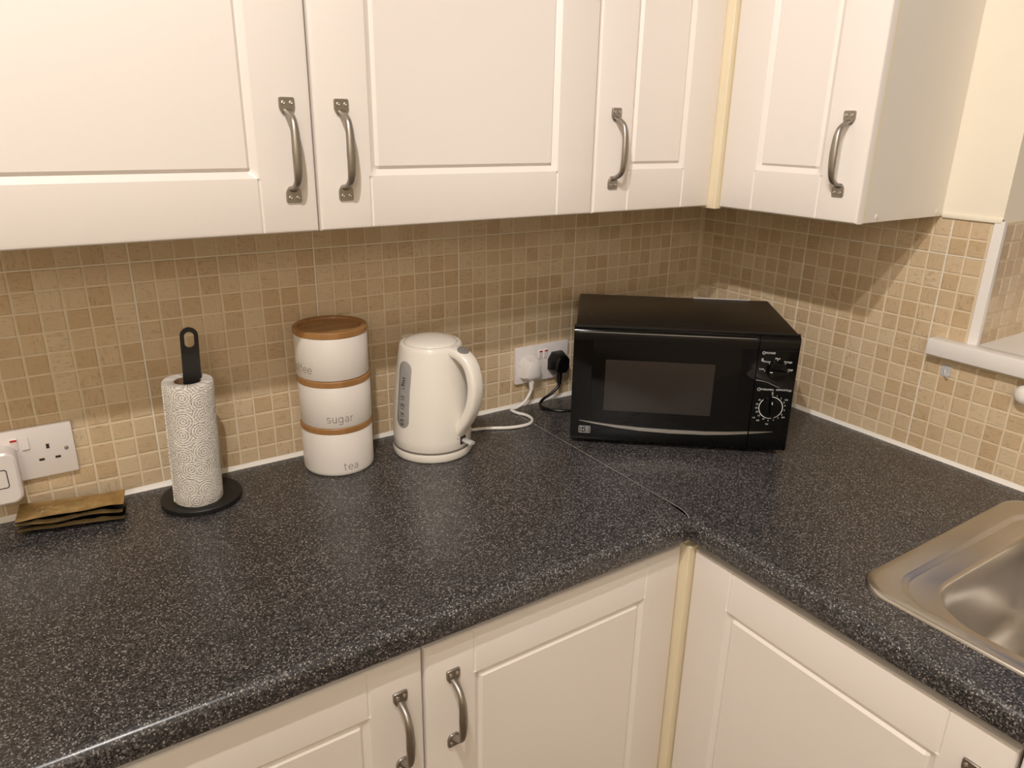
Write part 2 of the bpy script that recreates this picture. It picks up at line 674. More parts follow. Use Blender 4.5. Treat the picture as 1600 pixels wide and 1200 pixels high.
def caulk(name, a, b, d):
    """triangular bead from a to b, d = direction away from the wall"""
    a, b, d = Vector(a), Vector(b), Vector(d)
    mb = MB()
    n = 40
    rng = random.Random(5)
    rings = []
    for i in range(n + 1):
        p = a.lerp(b, i / n)
        k = 1 + rng.uniform(-0.12, 0.12)
        up = Vector((0, 0, 1))
        rings.append([p, p + d * 0.0062 * k, p + d * 0.0028 * k + up * 0.0032 * k, p + d * 0.0006 + up * 0.0075 * k, p + up * 0.0075 * k])
    mb.rings(rings, True, True, True)
    return mb.build(name, M_CAULK, None, 60)


struct(caulk('trim_3', (-1.62, 0.0, W), (-0.002, 0.0, W), (0, -1, 0)), 'white silicone bead along the back of the long worktop')
struct(caulk('trim_4', (0.0, -0.002, W), (0.0, -1.62, W), (-1, 0, 0)), 'white silicone bead along the wall by the sink')

# ------------------------------------------------------------------ worktops
YF, XF, TH = -0.5855, -0.5985, 0.038
R1, R2 = 0.013, 0.006


def nose(front):
    """profile from the wall along the top, round the front edge and back underneath: (distance from wall, z)"""
    p = [(0.0, W)]
    for i in range(7):
        a = pi / 2 * i / 6
        p.append((front - R1 + R1 * sin(a), W - R1 + R1 * cos(a)))
    for i in range(4):
        a = pi / 2 * i / 3
        p.append((front - R2 + R2 * cos(a), W - TH + R2 - R2 * sin(a)))
    p.append((0.0, W - TH))
    return p


XS = -0.582                                # the butt joint between the two worktops


def seam_x(d):
    y = -d
    return XS if y > -0.552 else XS + (XF - XS) * (-0.552 - y) / (-0.552 - YF)


prof = nose(-YF)
prof = [prof[0], (0.50, W), (0.552, W)] + prof[1:]
mb = MB()
r0 = [(-1.62, -d, z) for d, z in prof]
r1 = [(seam_x(d) - 0.0003, -d, z) for d, z in prof]
mb.rings([r0, r1], True, True, True)
wt = mb.build('worktop', M_WORK, None, 35)
tag(wt, 'speckled charcoal worktop under the kettle, canisters and kitchen roll', 'worktop')
seam = MB()
pts = [(XS, -0.004), (XS, -0.50), (XS, -0.540), (XS - 0.0015, -0.553), (XS - 0.006, -0.566), (XS - 0.0105, -0.5745)]
for i in range(len(pts) - 1):
    (xa, ya), (xb, yb) = pts[i], pts[i + 1]
    t = Vector((xb - xa, yb - ya, 0)).normalized()
    nn = Vector((-t.y, t.x, 0)) * 0.0006
    a, b = Vector((xa, ya, 0)), Vector((xb, yb, 0))
    v = []
    for z in (W - 0.002, W + 0.00025):
        for q in (a + nn, b + nn, b - nn, a - nn):
            v.append((q.x, q.y, z))
    seam.add(v, [(3, 2, 1, 0), (4, 5, 6, 7), (0, 1, 5, 4), (1, 2, 6, 5), (2, 3, 7, 6), (3, 0, 4, 7)])
seam.build('joint_strip', plain('worn_joint', srgb(166, 160, 152), 0.5), wt, None, 'pale hairline joint')

prof = nose(-XF)
HX0, HX1, HY0, HY1 = 0.505, 0.07, -0.86, -1.37
prof = [(0.0, W), (HX1, W), (HX0, W)] + [(-XS, W)] + prof[1:]


def seam_y(d):
    x = -d
    if x >= XS - 1e-6:
        return 0.0
    k = (XS - x) / (XS - XF)
    return -0.552 + (YF + 0.552) * k


mb = MB()
n = len(prof)
ys = [None, HY0, HY1, -1.62]
verts = []
for y in ys:
    for d, z in prof:
        verts.append((-d, (seam_y(d) if y is None else y), z))
faces = []
for i in range(3):
    for j in range(n):
        k = (j + 1) % n
        if i == 1 and j in (1, n - 2):
            continue
        faces.append((i * n + j, i * n + k, (i + 1) * n + k, (i + 1) * n + j))
faces.append(tuple(3 * n + j for j in range(n)))
# start end: wall edge strip for the part reaching the back wall, then the mitre
ext = len(verts)
mb.add(verts, faces)
mb.add([(XS, 0, W), (XS, -0.552, W), (XS, -0.552, W - TH), (XS, 0, W - TH)], [(0, 1, 2, 3)])
zb = W - TH
mb.add([(0, HY0, zb), (-HX1, HY0, zb), (-HX1, HY1, zb), (0, HY1, zb), (-HX0, HY0, zb), (XF + R2, HY0, zb), (XF + R2, HY1, zb), (-HX0, HY1, zb)], [(0, 1, 2, 3), (4, 5, 6, 7)])
mb.add([(-HX1, HY0, W), (-HX0, HY0, W), (-HX0, HY1, W), (-HX1, HY1, W), (-HX1, HY0, zb), (-HX0, HY0, zb), (-HX0, HY1, zb), (-HX1, HY1, zb)],
       [(0, 1, 5, 4), (1, 2, 6, 5), (2, 3, 7, 6), (3, 0, 4, 7)])
wt2 = mb.build('worktop', M_WORK, None, 35)
# the mitred start: pull the strip between the joint line and the front back to the joint
tag(wt2, 'speckled charcoal worktop under the microwave with the sink set into it', 'worktop')

# ------------------------------------------------------------------ cabinet doors and handles


def door_mesh(w, h, t=0.019, s=0.079, r=0.075):
    """front at y=-t, back at y=0, lower-left corner at the origin"""
    ed = [0, 0.0008, 0.0024, 0.0060]

    def stops(L, a):
        p = ed + [a - 0.0025, a, a + 0.0025, a + 0.0095, a + 0.0140]
        return p + [L - q for q in reversed(p)]
    xs, zs = stops(w, s), stops(h, r)
    R = 0.0060

    def depth(x, z):
        e = min(x, w - x, z, h - z)
        d = 0.0
        if e < R:
            d = R - math.sqrt(max(0, R * R - (R - e) ** 2))
        m = min(min(x - s, w - s - x), min(z - r, h - r - z))
        if m > 0:
            if m < 0.0095:
                d = 0.0062 * m / 0.0095
            elif m < 0.0140:
                d = 0.0062 - 0.0050 * (m - 0.0095) / 0.0045
            else:
                d = 0.0012
        elif z < r or z > h - r:
            g = min(abs(x - s), abs(w - s - x))
            if g < 0.0025:
                d = max(d, 0.0021 * (1 - g / 0.0025))
        return d
    nx, nz = len(xs), len(zs)
    v = [(x, -t + depth(x, z), z) for z in zs for x in xs]
    f = [(j * nx + i, j * nx + i + 1, (j + 1) * nx + i + 1, (j + 1) * nx + i) for j in range(nz - 1) for i in range(nx - 1)]
    border = [i for i in range(nx)] + [j * nx + nx - 1 for j in range(1, nz)] + [(nz - 1) * nx + i for i in range(nx - 2, -1, -1)] + [j * nx for j in range(nz - 2, 0, -1)]
    o = len(v)
    v += [(v[b][0], 0.0, v[b][2]) for b in border]
    L = len(border)
    for i in range(L):
        k = (i + 1) % L
        f.append((border[i], o + i, o + k, border[k]))
    f.append(tuple(o + i for i in range(L)))
    return MB().add(v, f)


def handle_mb():
    """bow handle, plates 0.115 apart, standing off the -y side; centre at the origin"""
    mb = MB()
    hz = 0.0575
    for sgn in (1, -1):
        # foot plate, slightly flared
        zc = sgn * (hz + 0.0005)
        outline = []
        for (px, pz) in ((-0.0105, 0.0105), (0.0105, 0.0105), (0.0105, -0.004), (0.006, -0.0115), (-0.006, -0.0115), (-0.0105, -0.004)):
            outline.append((px, pz * sgn))
        # round the corners a little by cutting them
        pl = []
        for i in range(6):
            p, q, r_ = Vector(outline[i - 1]), Vector(outline[i]), Vector(outline[(i + 1) % 6])
            pl.append(q + (p - q).normalized() * 0.0022)
            pl.append(q + ((p - q).normalized() + (r_ - q).normalized()) * 0.0007)
            pl.append(q + (r_ - q).normalized() * 0.0022)
        rings = []
        for y, k in ((0.0, 1.0), (-0.0026, 1.0), (-0.0036, 0.93)):
            rings.append([(p.x * k, y, zc + p.y * k) for p in pl])
        mb.rings(rings, True, False, True)
        for sx in (-0.0052, 0.0052):
            c = Matrix.Translation((sx, -0.0036, zc + sgn * 0.0035)) @ Matrix.Rotation(pi / 2, 4, 'X')
            mb.lathe([(0.0028, -0.0004), (0.0026, 0.0009), (0.0016, 0.0013), (0.0006, 0.0008)], 10, 1, c, False, True)
    path, rx, ry = [], [], []
    key = [(0.0515, -0.003, 0.0060, 0.0032), (0.0485, -0.0095, 0.0056, 0.0040), (0.0440, -0.0180, 0.0050, 0.0043), (0.0375, -0.0245, 0.0050, 0.0045),
           (0.024, -0.0285, 0.0060, 0.0046), (0.0, -0.0300, 0.0068, 0.0048)]
    key = key + [(-z, y, a, b) for z, y, a, b in reversed(key[:-1])]
    cr = crom([(0, y, z) for z, y, a, b in key], 4)
    for i, p in enumerate(cr):
        k = i / 4
        i0 = min(int(k), len(key) - 2)
        fr = k - i0
        path.append(p)
        rx.append(key[i0][2] * (1 - fr) + key[i0 + 1][2] * fr)
        ry.append(key[i0][3] * (1 - fr) + key[i0 + 1][3] * fr)
    mb.sweep(path, rx, ry, 12, (0, -1, 0), caps=True)
    return mb


handle_data = handle_mb().data('handle', [M_HANDLE, M_SCREW], 40)


def add_door(unit, x, z, w, h, front, hx, hz, t=0.019):
    """x,z: lower-left corner in the unit's frame; front: y of the door's face; hx: handle x from the door's left"""
    d = door_mesh(w, h, t).build('door', M_DOOR, unit, 25)
    d.location = (x, front + t, z)
    hd = bpy.data.objects.new('handle', handle_data)
    COL.objects.link(hd)
    hd.parent = d
    hd.location = (hx, -t, hz)
    hd['label'] = 'pewter bow handle with two screwed feet'
    return d


UH = 0.72
HZ = 1.4739 - ZC
# double wall unit
u = thing('wall_cabinet', 'white double wall cabinet with two meeting pewter handles', 'cabinet', (-1.58, 0, ZC))
MB().rbox(0.0, 0.998, -0.2455, -0.0005, 0.0005, UH, 0.001, 1).build('body', M_CARC, u)
add_door(u, 0.0015, 0.0, 0.497, UH, -0.266, 0.463, HZ)
add_door(u, 0.5015, 0.0, 0.497, UH, -0.266, 0.039, HZ)
# single corner unit on the same wall
u = thing('wall_cabinet', 'narrow white wall cabinet in the corner with its handle on the left', 'cabinet', (-0.58, 0, ZC))
MB().rbox(0.0, 0.5785, -0.2455, -0.0005, 0.0005, UH, 0.001, 1).build('body', M_CARC, u)  # unseen length added into the corner to stop light leaking down
add_door(u, 0.0015, 0.0, 0.297, UH, -0.266, 0.041, HZ)
# unit on the window wall
u = thing('wall_cabinet', 'narrow white wall cabinet on the window wall above the sink-side tiles', 'cabinet', (0, -0.2835, ZC), -pi / 2)
MB().rbox(-0.037, 0.2995, -0.2505, -0.002, 0.0005, UH, 0.001, 1).build('body', M_CARC, u)  # unseen stub added to close the corner void against light
add_door(u, 0.0015, 0.0, 0.2985, UH, -0.2735, 0.257, HZ)
MB().box(0.281, 0.2998, -0.2545, -0.2495, 0.0008, UH).build('edge_strip', M_CREAM, u, None, 'yellowed cream edging strip')
for yy, zz in ((-0.215, 0.0095), (-0.022, 0.0095)):
    MB().lathe([(0.0052, 0.0), (0.0048, 0.0009), (0.003, 0.0014)], 16, 0, Matrix.Translation((0.2994, yy, zz)) @ Matrix.Rotation(pi / 2, 4, 'Y'), False, True).build('screw_cap', M_CARC, u, 40)
# corner posts
mb = MB().rbox(-0.2825, -0.262, -0.2835, -0.2465, ZC - 0.0035, ZC + UH, 0.0008, 1)
tag(mb.build('corner_post', M_CREAM), 'yellowed cream filler post between the two wall cabinet corner doors', 'post')
mb = MB().rbox(-0.5925, -0.560, -0.5825, -0.5475, 0.10, 0.8465, 0.0008, 1)
mb.box(-0.588, -0.566, -0.568, -0.5475, 0.8465, 0.858)
tag(mb.build('corner_post', M_CREAM), 'cream filler post where the two base cabinets meet below the worktop corner', 'post')

# base units
BH, BT = 0.692, 0.842
HB = 0.722 - (BT - BH)


def base_unit(label, loc, rot, width, doors, front, first=0.0):
    u = thing('base_cabinet', label, 'cabinet', loc, rot)
    y0, y1, z1 = front + 0.0205, -0.004, W - TH - 0.0005
    b = MB().box(first, first + 0.018, y0, y1, 0.15, z1).box(width - 0.018, width, y0, y1, 0.15, z1)
    b.box(first + 0.018, width - 0.018, y0, y1, 0.15, 0.168).box(first + 0.018, width - 0.018, y1 - 0.018, y1, 0.168, z1)
    b.box(first + 0.018, width - 0.018, y0, y0 + 0.016, z1 - 0.035, z1)
    b.build('body', M_CARC, u)
    MB().rbox(first, width, front + 0.065, front + 0.081, 0.0, 0.15, 0.001, 1).build('plinth', M_DOOR, u)
    for x, w, hx in doors:
        add_door(u, x, BT - BH, w, BH, front, hx, HB)
    return u


base_unit('white double base cabinet under the long worktop', (-1.584, 0, 0), 0, 1.000, ((0.002, 0.497, 0.462), (0.5025, 0.4875, 0.043)), -0.567)
base_unit('white double base cabinet under the sink', (0, -0.583, 0), -pi / 2, 1.014, ((0.002, 0.502, 0.462), (0.508, 0.502, 0.040)), -0.582)

# ------------------------------------------------------------------ sink


def rrect(x0, x1, y0, y1, r, z, n=10):
    pts = []
    for cx, cy, a0 in ((x1 - r, y1 - r, 0), (x0 + r, y1 - r, 90), (x0 + r, y0 + r, 180), (x1 - r, y0 + r, 270)):
        for i in range(n):
            a = radians(a0 + 90 * i / (n - 1))
            pts.append((cx + r * cos(a), cy + r * sin(a), z))
    return pts


def inset_rings(spec):
    return [rrect(*s) for s in spec]


sx0, sx1, sy0, sy1 = -0.530, -0.040, -1.41, -0.829
bx0, bx1, by0, by1 = -0.492, -0.085, -1.335, -0.898
spec = [(sx0, sx1, sy0, sy1, 0.048, W + 0.0002), (sx0 + 0.0008, sx1 - 0.0008, sy0 + 0.0008, sy1 - 0.0008, 0.047, W + 0.003),
        (sx0 + 0.0035, sx1 - 0.0035, sy0 + 0.0035, sy1 - 0.0035, 0.045, W + 0.0048),
        (sx0 + 0.012, sx1 - 0.012, sy0 + 0.012, sy1 - 0.012, 0.042, W + 0.0052),
        (sx0 + 0.022, sx1 - 0.030, sy0 + 0.030, sy1 - 0.034, 0.062, W + 0.0050),
        (sx0 + 0.024, sx1 - 0.033, sy0 + 0.033, sy1 - 0.037, 0.062, W + 0.0042),
        (sx0 + 0.027, sx1 - 0.037, sy0 + 0.037, sy1 - 0.041, 0.062, W + 0.0008),
        (sx0 + 0.029, sx1 - 0.040, sy0 + 0.040, sy1 - 0.044, 0.062, W + 0.0),
        (bx0, bx1, by0, by1, 0.088, W - 0.001),
        (bx0 + 0.003, bx1 - 0.003, by0 + 0.003, by1 - 0.003, 0.087, W - 0.0025),
        (bx0 + 0.006, bx1 - 0.006, by0 + 0.006, by1 - 0.006, 0.086, W - 0.008),
        (bx0 + 0.012, bx1 - 0.012, by0 + 0.012, by1 - 0.012, 0.084, W - 0.05),
        (bx0 + 0.022, bx1 - 0.022, by0 + 0.022, by1 - 0.022, 0.080, W - 0.13),
        (bx0 + 0.030, bx1 - 0.030, by0 + 0.030, by1 - 0.030, 0.076, W - 0.150),
        (bx0 + 0.045, bx1 - 0.045, by0 + 0.045, by1 - 0.045, 0.066, W - 0.163),
        (bx0 + 0.065, bx1 - 0.065, by0 + 0.065, by1 - 0.065, 0.050, W - 0.167),
        (-0.33, -0.247, -1.16, -1.075, 0.041, W - 0.171)]
snk = thing('sink', 'stainless steel sink with rounded bowl set into the worktop', 'sink', (0, 0, 0))
MB().rings(inset_rings(spec), True, False, True).build('basin', M_STEEL, snk, 50)
MB().lathe([(0.041, W - 0.1705), (0.039, W - 0.168), (0.028, W - 0.170), (0.026, W - 0.176), (0.006, W - 0.177)], 32, 0, Matrix.Translation((-0.2885, -1.1175, 0)), False, True).build('drain', M_DRAIN, snk, 40)

# ------------------------------------------------------------------ microwave
MA = radians(-39.9)
mw = thing('microwave', 'black microwave oven standing across the corner of the worktop', 'microwave', (-0.5785, -0.2285, W), MA)
MWW, MWH, MWD, F0 = 0.4265, 0.2475, 0.292, 0.011
mb = MB().rbox(0.003, MWW - 0.003, 0.014, MWD, F0, MWH, 0.004, 2)
mb.box(0.0, MWW, 0.012, 0.0142, F0 + 0.001, MWH)
mb.build('body', M_MWBODY, mw, 40)
# pressed outline on the lid of the housing
pl = crom([(0.030, 0.120, 0), (0.034, 0.085, 0), (0.060, 0.060, 0), (0.12, 0.052, 0), (0.25, 0.052, 0), (0.34, 0.058, 0), (0.385, 0.078, 0), (0.398, 0.12, 0)], 6)
MB().sweep([(p.x, p.y, MWH + 0.0001) for p in pl], 0.0011, 0.0006, 6).build('pressed_rib', M_MWBODY, mw, 60)
GX = 0.351
# door: glossy panel with rolled top edge and a recessed window
def front_panel(x0, x1):
    z0, z1 = F0 - 0.001, MWH - 0.003
    prof = [(0.012, z0), (0.001, z0 + 0.002), (-0.001, z0 + 0.012), (0.0, z0 + 0.03), (0.001, z1 - 0.03), (-0.001, z1 - 0.012), (0.001, z1 - 0.004), (0.005, z1 - 0.0006), (0.012, z1)]
    return MB().rings([[(x, y, z) for y, z in prof] for x in (x0, x0 + 0.0008, x1 - 0.0008, x1)], True, True, True)


dr = front_panel(0.001, GX - 0.001).build('door', M_MWGLOSS, mw, 50)
win_m = MB().rbox(0.064, 0.274, -0.0008, 0.002, 0.076, 0.1825, 0.0006, 1)
win_m.build('window', M_MWWIN, dr, None, 'dark perforated viewing window')
MB().rbox(0.038, 0.322, -0.0001, 0.003, 0.062, 0.219, 0.0004, 1).build('glass_panel', M_MWGLOSS, dr)
cp = front_panel(GX + 0.0005, MWW - 0.001).build('control_panel', M_MWGLOSS, mw, 50)
# metal bar added as the highlight on the upper bevel, curved silver strip below
MB().sweep([(0.011, -0.0012, 0.2372), (0.10, -0.0014, 0.2375), (0.345, -0.0012, 0.2378)], 0.0019, 0.0010, 8).build('edge_highlight', M_MWTRIM, dr, 60)


def strip(pts_top, pts_bot, y, mb):
    n = len(pts_top)
    v = [(x, y, z) for x, z in pts_top] + [(x, y, z) for x, z in pts_bot] + [(x, y + 0.003, z) for x, z in pts_top] + [(x, y + 0.003, z) for x, z in pts_bot]
    f = []
    for i in range(n - 1):
        f.append((i, i + 1, n + i + 1, n + i))
        f.append((2 * n + i, 2 * n + i + 1, i + 1, i))
        f.append((n + i, n + i + 1, 3 * n + i + 1, 3 * n + i))
    mb.add(v, f)


tp = [(0.018, 0.0525), (0.05, 0.0495), (0.09, 0.0462), (0.14, 0.0437), (0.20, 0.0430), (0.268, 0.0434), (0.31, 0.0455), (GX - 0.0015, 0.0487)]
bt = [(0.018, 0.0520), (0.05, 0.0465), (0.09, 0.0412), (0.14, 0.0366), (0.20, 0.0350), (0.268, 0.0362), (0.31, 0.0392), (GX - 0.0015, 0.0435)]
mb = MB()
strip(tp, bt, -0.0016, mb)
mb.build('silver_strip', M_MWTRIM, dr, None, 'curved silver strip')
mb = MB()
strip([(GX + 0.001, 0.0488), (0.375, 0.0500), (0.397, 0.0512)], [(GX + 0.001, 0.0440), (0.375, 0.0472), (0.397, 0.0508)], -0.0016, mb)
mb.build('silver_strip', M_MWTRIM, cp, None, 'tapering end of the silver strip')
# swoosh ridge across the panel and its continuation as door grip
sw = crom([(GX + 0.001, -0.0008, 0.1565), (0.362, -0.0014, 0.1555), (0.374, -0.0014, 0.1530), (0.385, -0.0012, 0.1480), (0.398, -0.0006, 0.1430)], 6)
MB().sweep(sw, 0.0011, 0.0009, 8).build('swoosh_ridge', M_MWTRIM, cp, 60)
mb = MB()
strip([(0.333, 0.169), (0.340, 0.176), (GX - 0.0015, 0.1795)], [(0.333, 0.167), (0.341, 0.1605), (GX - 0.0015, 0.1580)], -0.0012, mb)
mb.build('door_grip', M_GREYP if False else M_MWBODY, dr)


def dial(x, z, r, ridge_deg, nm):
    M0 = Matrix.Translation((x, 0.0, z)) @ Matrix.Rotation(pi / 2, 4, 'X')
    d = MB().lathe([(r, -0.001), (r, 0.004), (r * 0.97, 0.0065), (r * 0.9, 0.008)], 40, 0, M0, False, True).build('knob', M_MWGLOSS, cp, 40)
    R = M0 @ Matrix.Rotation(radians(ridge_deg), 4, 'Z')
    g = MB()
    rings = []
    for k in range(9):
        a = -1 + 2 * k / 8
        hw = 0.0052 * math.sqrt(max(0.06, 1 - abs(a) ** 3)) 
        yy = r * 0.93 * a
        rings.append([(-hw, yy, 0.0075), (-hw * 0.7, yy, 0.0165), (hw * 0.7, yy, 0.0165), (hw, yy, 0.0075)])
    g.rings(rings, True, True, True, 0, R)
    g.build('grip_ridge', M_MWGLOSS, cp, 30)
    MB().box(-0.0007, 0.0007, r * 0.62, r * 0.9, 0.0168, 0.0171, 0, R).build('pointer_mark', M_WHITEPR, cp)


dial(0.3888, 0.1765, 0.0185, 84, 'power')
dial(0.3866, 0.1015, 0.0190, 8, 'timer')

PR = MB()                                  # white print on the control panel
FM = Matrix.Translation((0, -0.00165, 0)) @ Matrix.Rotation(pi / 2, 4, 'X')   # text plane facing -y


def put(txt, x, z, size, rot=0.0):
    PR.mesh(text_mesh(txt, size), 0, Matrix.Translation((x, 0, z)) @ FM @ Matrix.Rotation(radians(rot), 4, 'Z'))


def ring(x, z, r, wd, a0, a1, n=48, mb=None):
    mb = mb or PR
    v, f = [], []
    for i in range(n + 1):
        a = radians(a0 + (a1 - a0) * i / n)
        for rr in (r - wd / 2, r + wd / 2):
            v.append((x + rr * cos(a), -0.00165, z + rr * sin(a)))
    for i in range(n):
        f.append((2 * i, 2 * i + 1, 2 * i + 3, 2 * i + 2))
    mb.add(v, f)


put('POWER', 0.3722, 0.2115, 0.0055)
ring(0.3605, 0.2115, 0.0028, 0.0006, 0, 360, 20)
put('~', 0.3605, 0.2113, 0.006)
put('Low', 0.3600, 0.1795, 0.0052)
put('M.Low', 0.3672, 0.1945, 0.0052)
put('8', 0.3592, 0.1975, 0.0085)
put('Med', 0.3868, 0.2012, 0.0052)
put('M.High', 0.4070, 0.1952, 0.0052)
put('High', 0.4130, 0.1800, 0.0052)
for x, z in ((0.3655, 0.1760), (0.3728, 0.1908), (0.3872, 0.1978), (0.4025, 0.1918), (0.4098, 0.1765)):
    ring(x, z, 0.0004, 0.0009, 0, 360, 10)
put('TIMER(MIN)', 0.3745, 0.1382, 0.0050)
ring(0.3600, 0.1382, 0.0029, 0.0006, 0, 360, 20)
put('/', 0.3603, 0.1385, 0.004)
put('DEFROST(kg)', 0.4062, 0.1387, 0.0050)
cx, cz = 0.3866, 0.1015
ring(cx, cz, 0.0222, 0.0013, 90, -225, 72)
put('OFF', cx + 0.0002, cz + 0.0292, 0.0042, 90)
nums = [('1', 70, 0.0262), ('2', 50, 0.0265), ('0.2', 33, 0.0325), ('4', 12, 0.0265), ('5', -8, 0.0265), ('0.4', -36, 0.0320), ('7', -52, 0.0265), ('8', -72, 0.0268),
        ('0.6', -95, 0.0345), ('9', -93, 0.0275), ('10', -115, 0.0265), ('0.8', -127, 0.0350), ('15', -139, 0.0270), ('1.0', -143, 0.0375), ('20', -158, 0.0268), ('25', -176, 0.0268), ('30', -193, 0.0268), ('35', -213, 0.0272),
        ('3', 27, 0.0262), ('6', -30, 0.0262)]
for tx, a, r in nums:
    put(tx, cx + r * cos(radians(a)), cz + r * sin(radians(a)), 0.0046)
PR.build('panel_lettering', M_WHITEPR, cp)['kind'] = 'stuff'
# small outlined badge at lower left of the door
B = MB()


def seg(x0, z0, x1, z1, wd=0.0006, mb=None):
    a, b = Vector((x0, 0, z0)), Vector((x1, 0, z1))
    t = (b - a).normalized()
    nn = Vector((-t.z, 0, t.x)) * wd / 2
    y = Vector((0, -0.0016, 0))
    (mb or B).add([a + nn + y, b + nn + y, b - nn + y, a - nn + y], [(0, 1, 2, 3)])


lx0, lx1, lz0, lz1 = 0.0185, 0.0405, 0.0262, 0.0405
for q in ((lx0 + .001, lz0, lx1 - .001, lz0), (lx0 + .001, lz1, lx1 - .001, lz1), (lx0, lz0 + .001, lx0, lz1 - .001), (lx1, lz0 + .001, lx1, lz1 - .001),
          (lx0, lz0 + .001, lx0 + .001, lz0), (lx1, lz0 + .001, lx1 - .001, lz0), (lx0, lz1 - .001, lx0 + .001, lz1), (lx1, lz1 - .001, lx1 - .001, lz1)):
    seg(*q)
for q in ((.0205, .0385, .0255, .0385), (.0205, .0355, .0245, .0355), (.0205, .0325, .0265, .0325), (.0205, .0290, .0250, .0290), (.0275, .0385, .0290, .0350), (.0290, .0350, .0275, .0320),
          (.0275, .0320, .0290, .0285), (.0310, .0385, .0385, .0385), (.0310, .0360, .0385, .0360), (.0310, .0335, .0385, .0335), (.0318, .0310, .0318, .0280), (.0345, .0335, .0345, .0280),
          (.0372, .0315, .0372, .0280)):
    seg(*q, wd=0.0008)
B.build('badge', M_WHITEPR, dr, None, 'small white outlined badge')
for fx, fy in ((0.03, 0.035), (MWW - 0.03, 0.035), (0.03, MWD - 0.03), (MWW - 0.03, MWD - 0.03)):
    MB().lathe([(0.010, 0.0), (0.011, 0.002), (0.011, F0 + 0.001)], 20, 0, Matrix.Translation((fx, fy, 0)), True, False).build('foot', M_BLACKP, mw, 40)
MB().box(0.259, 0.383, MWD - 0.0028, MWD + 0.0008, MWH - 0.012, MWH + 0.0008).build('rear_label', M_WHITEPR, mw, None, 'pale strip along the rear top edge')

# ------------------------------------------------------------------ sockets


def socket(label, x, z, marks=(True, True)):
    """double wall socket; x,z centre"""
    s = thing('wall_socket', label, 'socket', (x, 0, z))
    MB().rbox(-0.073, 0.073, -0.0095, 0.0, -0.043, 0.043, 0.002, 2).build('faceplate', M_SOCKET, s, 40)
    for sx, mk in zip((-0.0072, 0.0072), marks):
        M0 = Matrix.Translation((sx, -0.0102, 0.020)) @ Matrix.Rotation(radians(7 if mk else -7), 4, 'X')
        w = MB().rbox(-0.0052, 0.0052, -0.0018, 0.003, -0.0105, 0.0105, 0.0008, 1, 0, M0).build('switch', M_SOCKET, s)
        if mk:
            MB().box(-0.0043, 0.0043, -0.0020, 0.0, 0.0062, 0.0098, 0, M0).build('red_mark', M_RED, w)
    for cx in (-0.036, 0.036):
        MB().box(cx - 0.0022, cx + 0.0022, -0.00975, -0.0085, 0.0045, 0.0125).build('earth_slot', M_DARK, s)
        for dx in (-0.0112, 0.0112):
            MB().box(cx + dx - 0.0038, cx + dx + 0.0038, -0.00975, -0.0085, -0.0145, -0.0105).build('pin_slot', M_DARK, s)
    for cx in (-0.0605, 0.0605):
        sc = MB().lathe([(0.0034, 0.0), (0.0032, 0.0006), (0.0012, 0.0008)], 14, 0, Matrix.Translation((cx, -0.0095, 0.0)) @ Matrix.Rotation(pi / 2, 4, 'X'), False, True)
        sc.build('screw', M_SCREW, s)
    return s


socket('white double wall socket at the left edge with an open right outlet', -1.4995, 1.0085, (True, False))
socket('white double wall socket between the kettle and the microwave', -0.4925, 0.9985)

# device plugged in over the left outlet
d = thing('plug_in_device', 'white rounded plug-in device with a dark outlined square at the left edge', 'device', (-1.5455, -0.0095, 0.988))
rings = []
for y, k, r in ((0.0, 0.0, 0.016), (-0.026, 0.0, 0.016), (-0.031, 0.0012, 0.015), (-0.0335, 0.0045, 0.012)):
    rings.append([(p[0], y, p[1]) for p in rrect(-0.040 + k, 0.040 - k, -0.0435 + k, 0.0435 - k, r, 0, 8)])
MB().rings(rings, True, True, True).build('housing', M_SOCKET, d, 35)
o1 = [(p[0], -0.0340, p[1]) for p in rrect(-0.0155, 0.0240, -0.0145, 0.0165, 0.004, 0, 6)]
o2 = [(p[0], -0.0340, p[1]) for p in rrect(-0.0142, 0.0227, -0.0132, 0.0152, 0.003, 0, 6)]
o0 = [(p[0], -0.0332, p[1]) for p in rrect(-0.0155, 0.0240, -0.0145, 0.0165, 0.004, 0, 6)]
o3 = [(p[0], -0.0332, p[1]) for p in rrect(-0.0142, 0.0227, -0.0132, 0.0152, 0.003, 0, 6)]
MB().rings([o0, o1, o2, o3]).build('outline_square', M_DARK, d, None, 'dark rounded square outline')


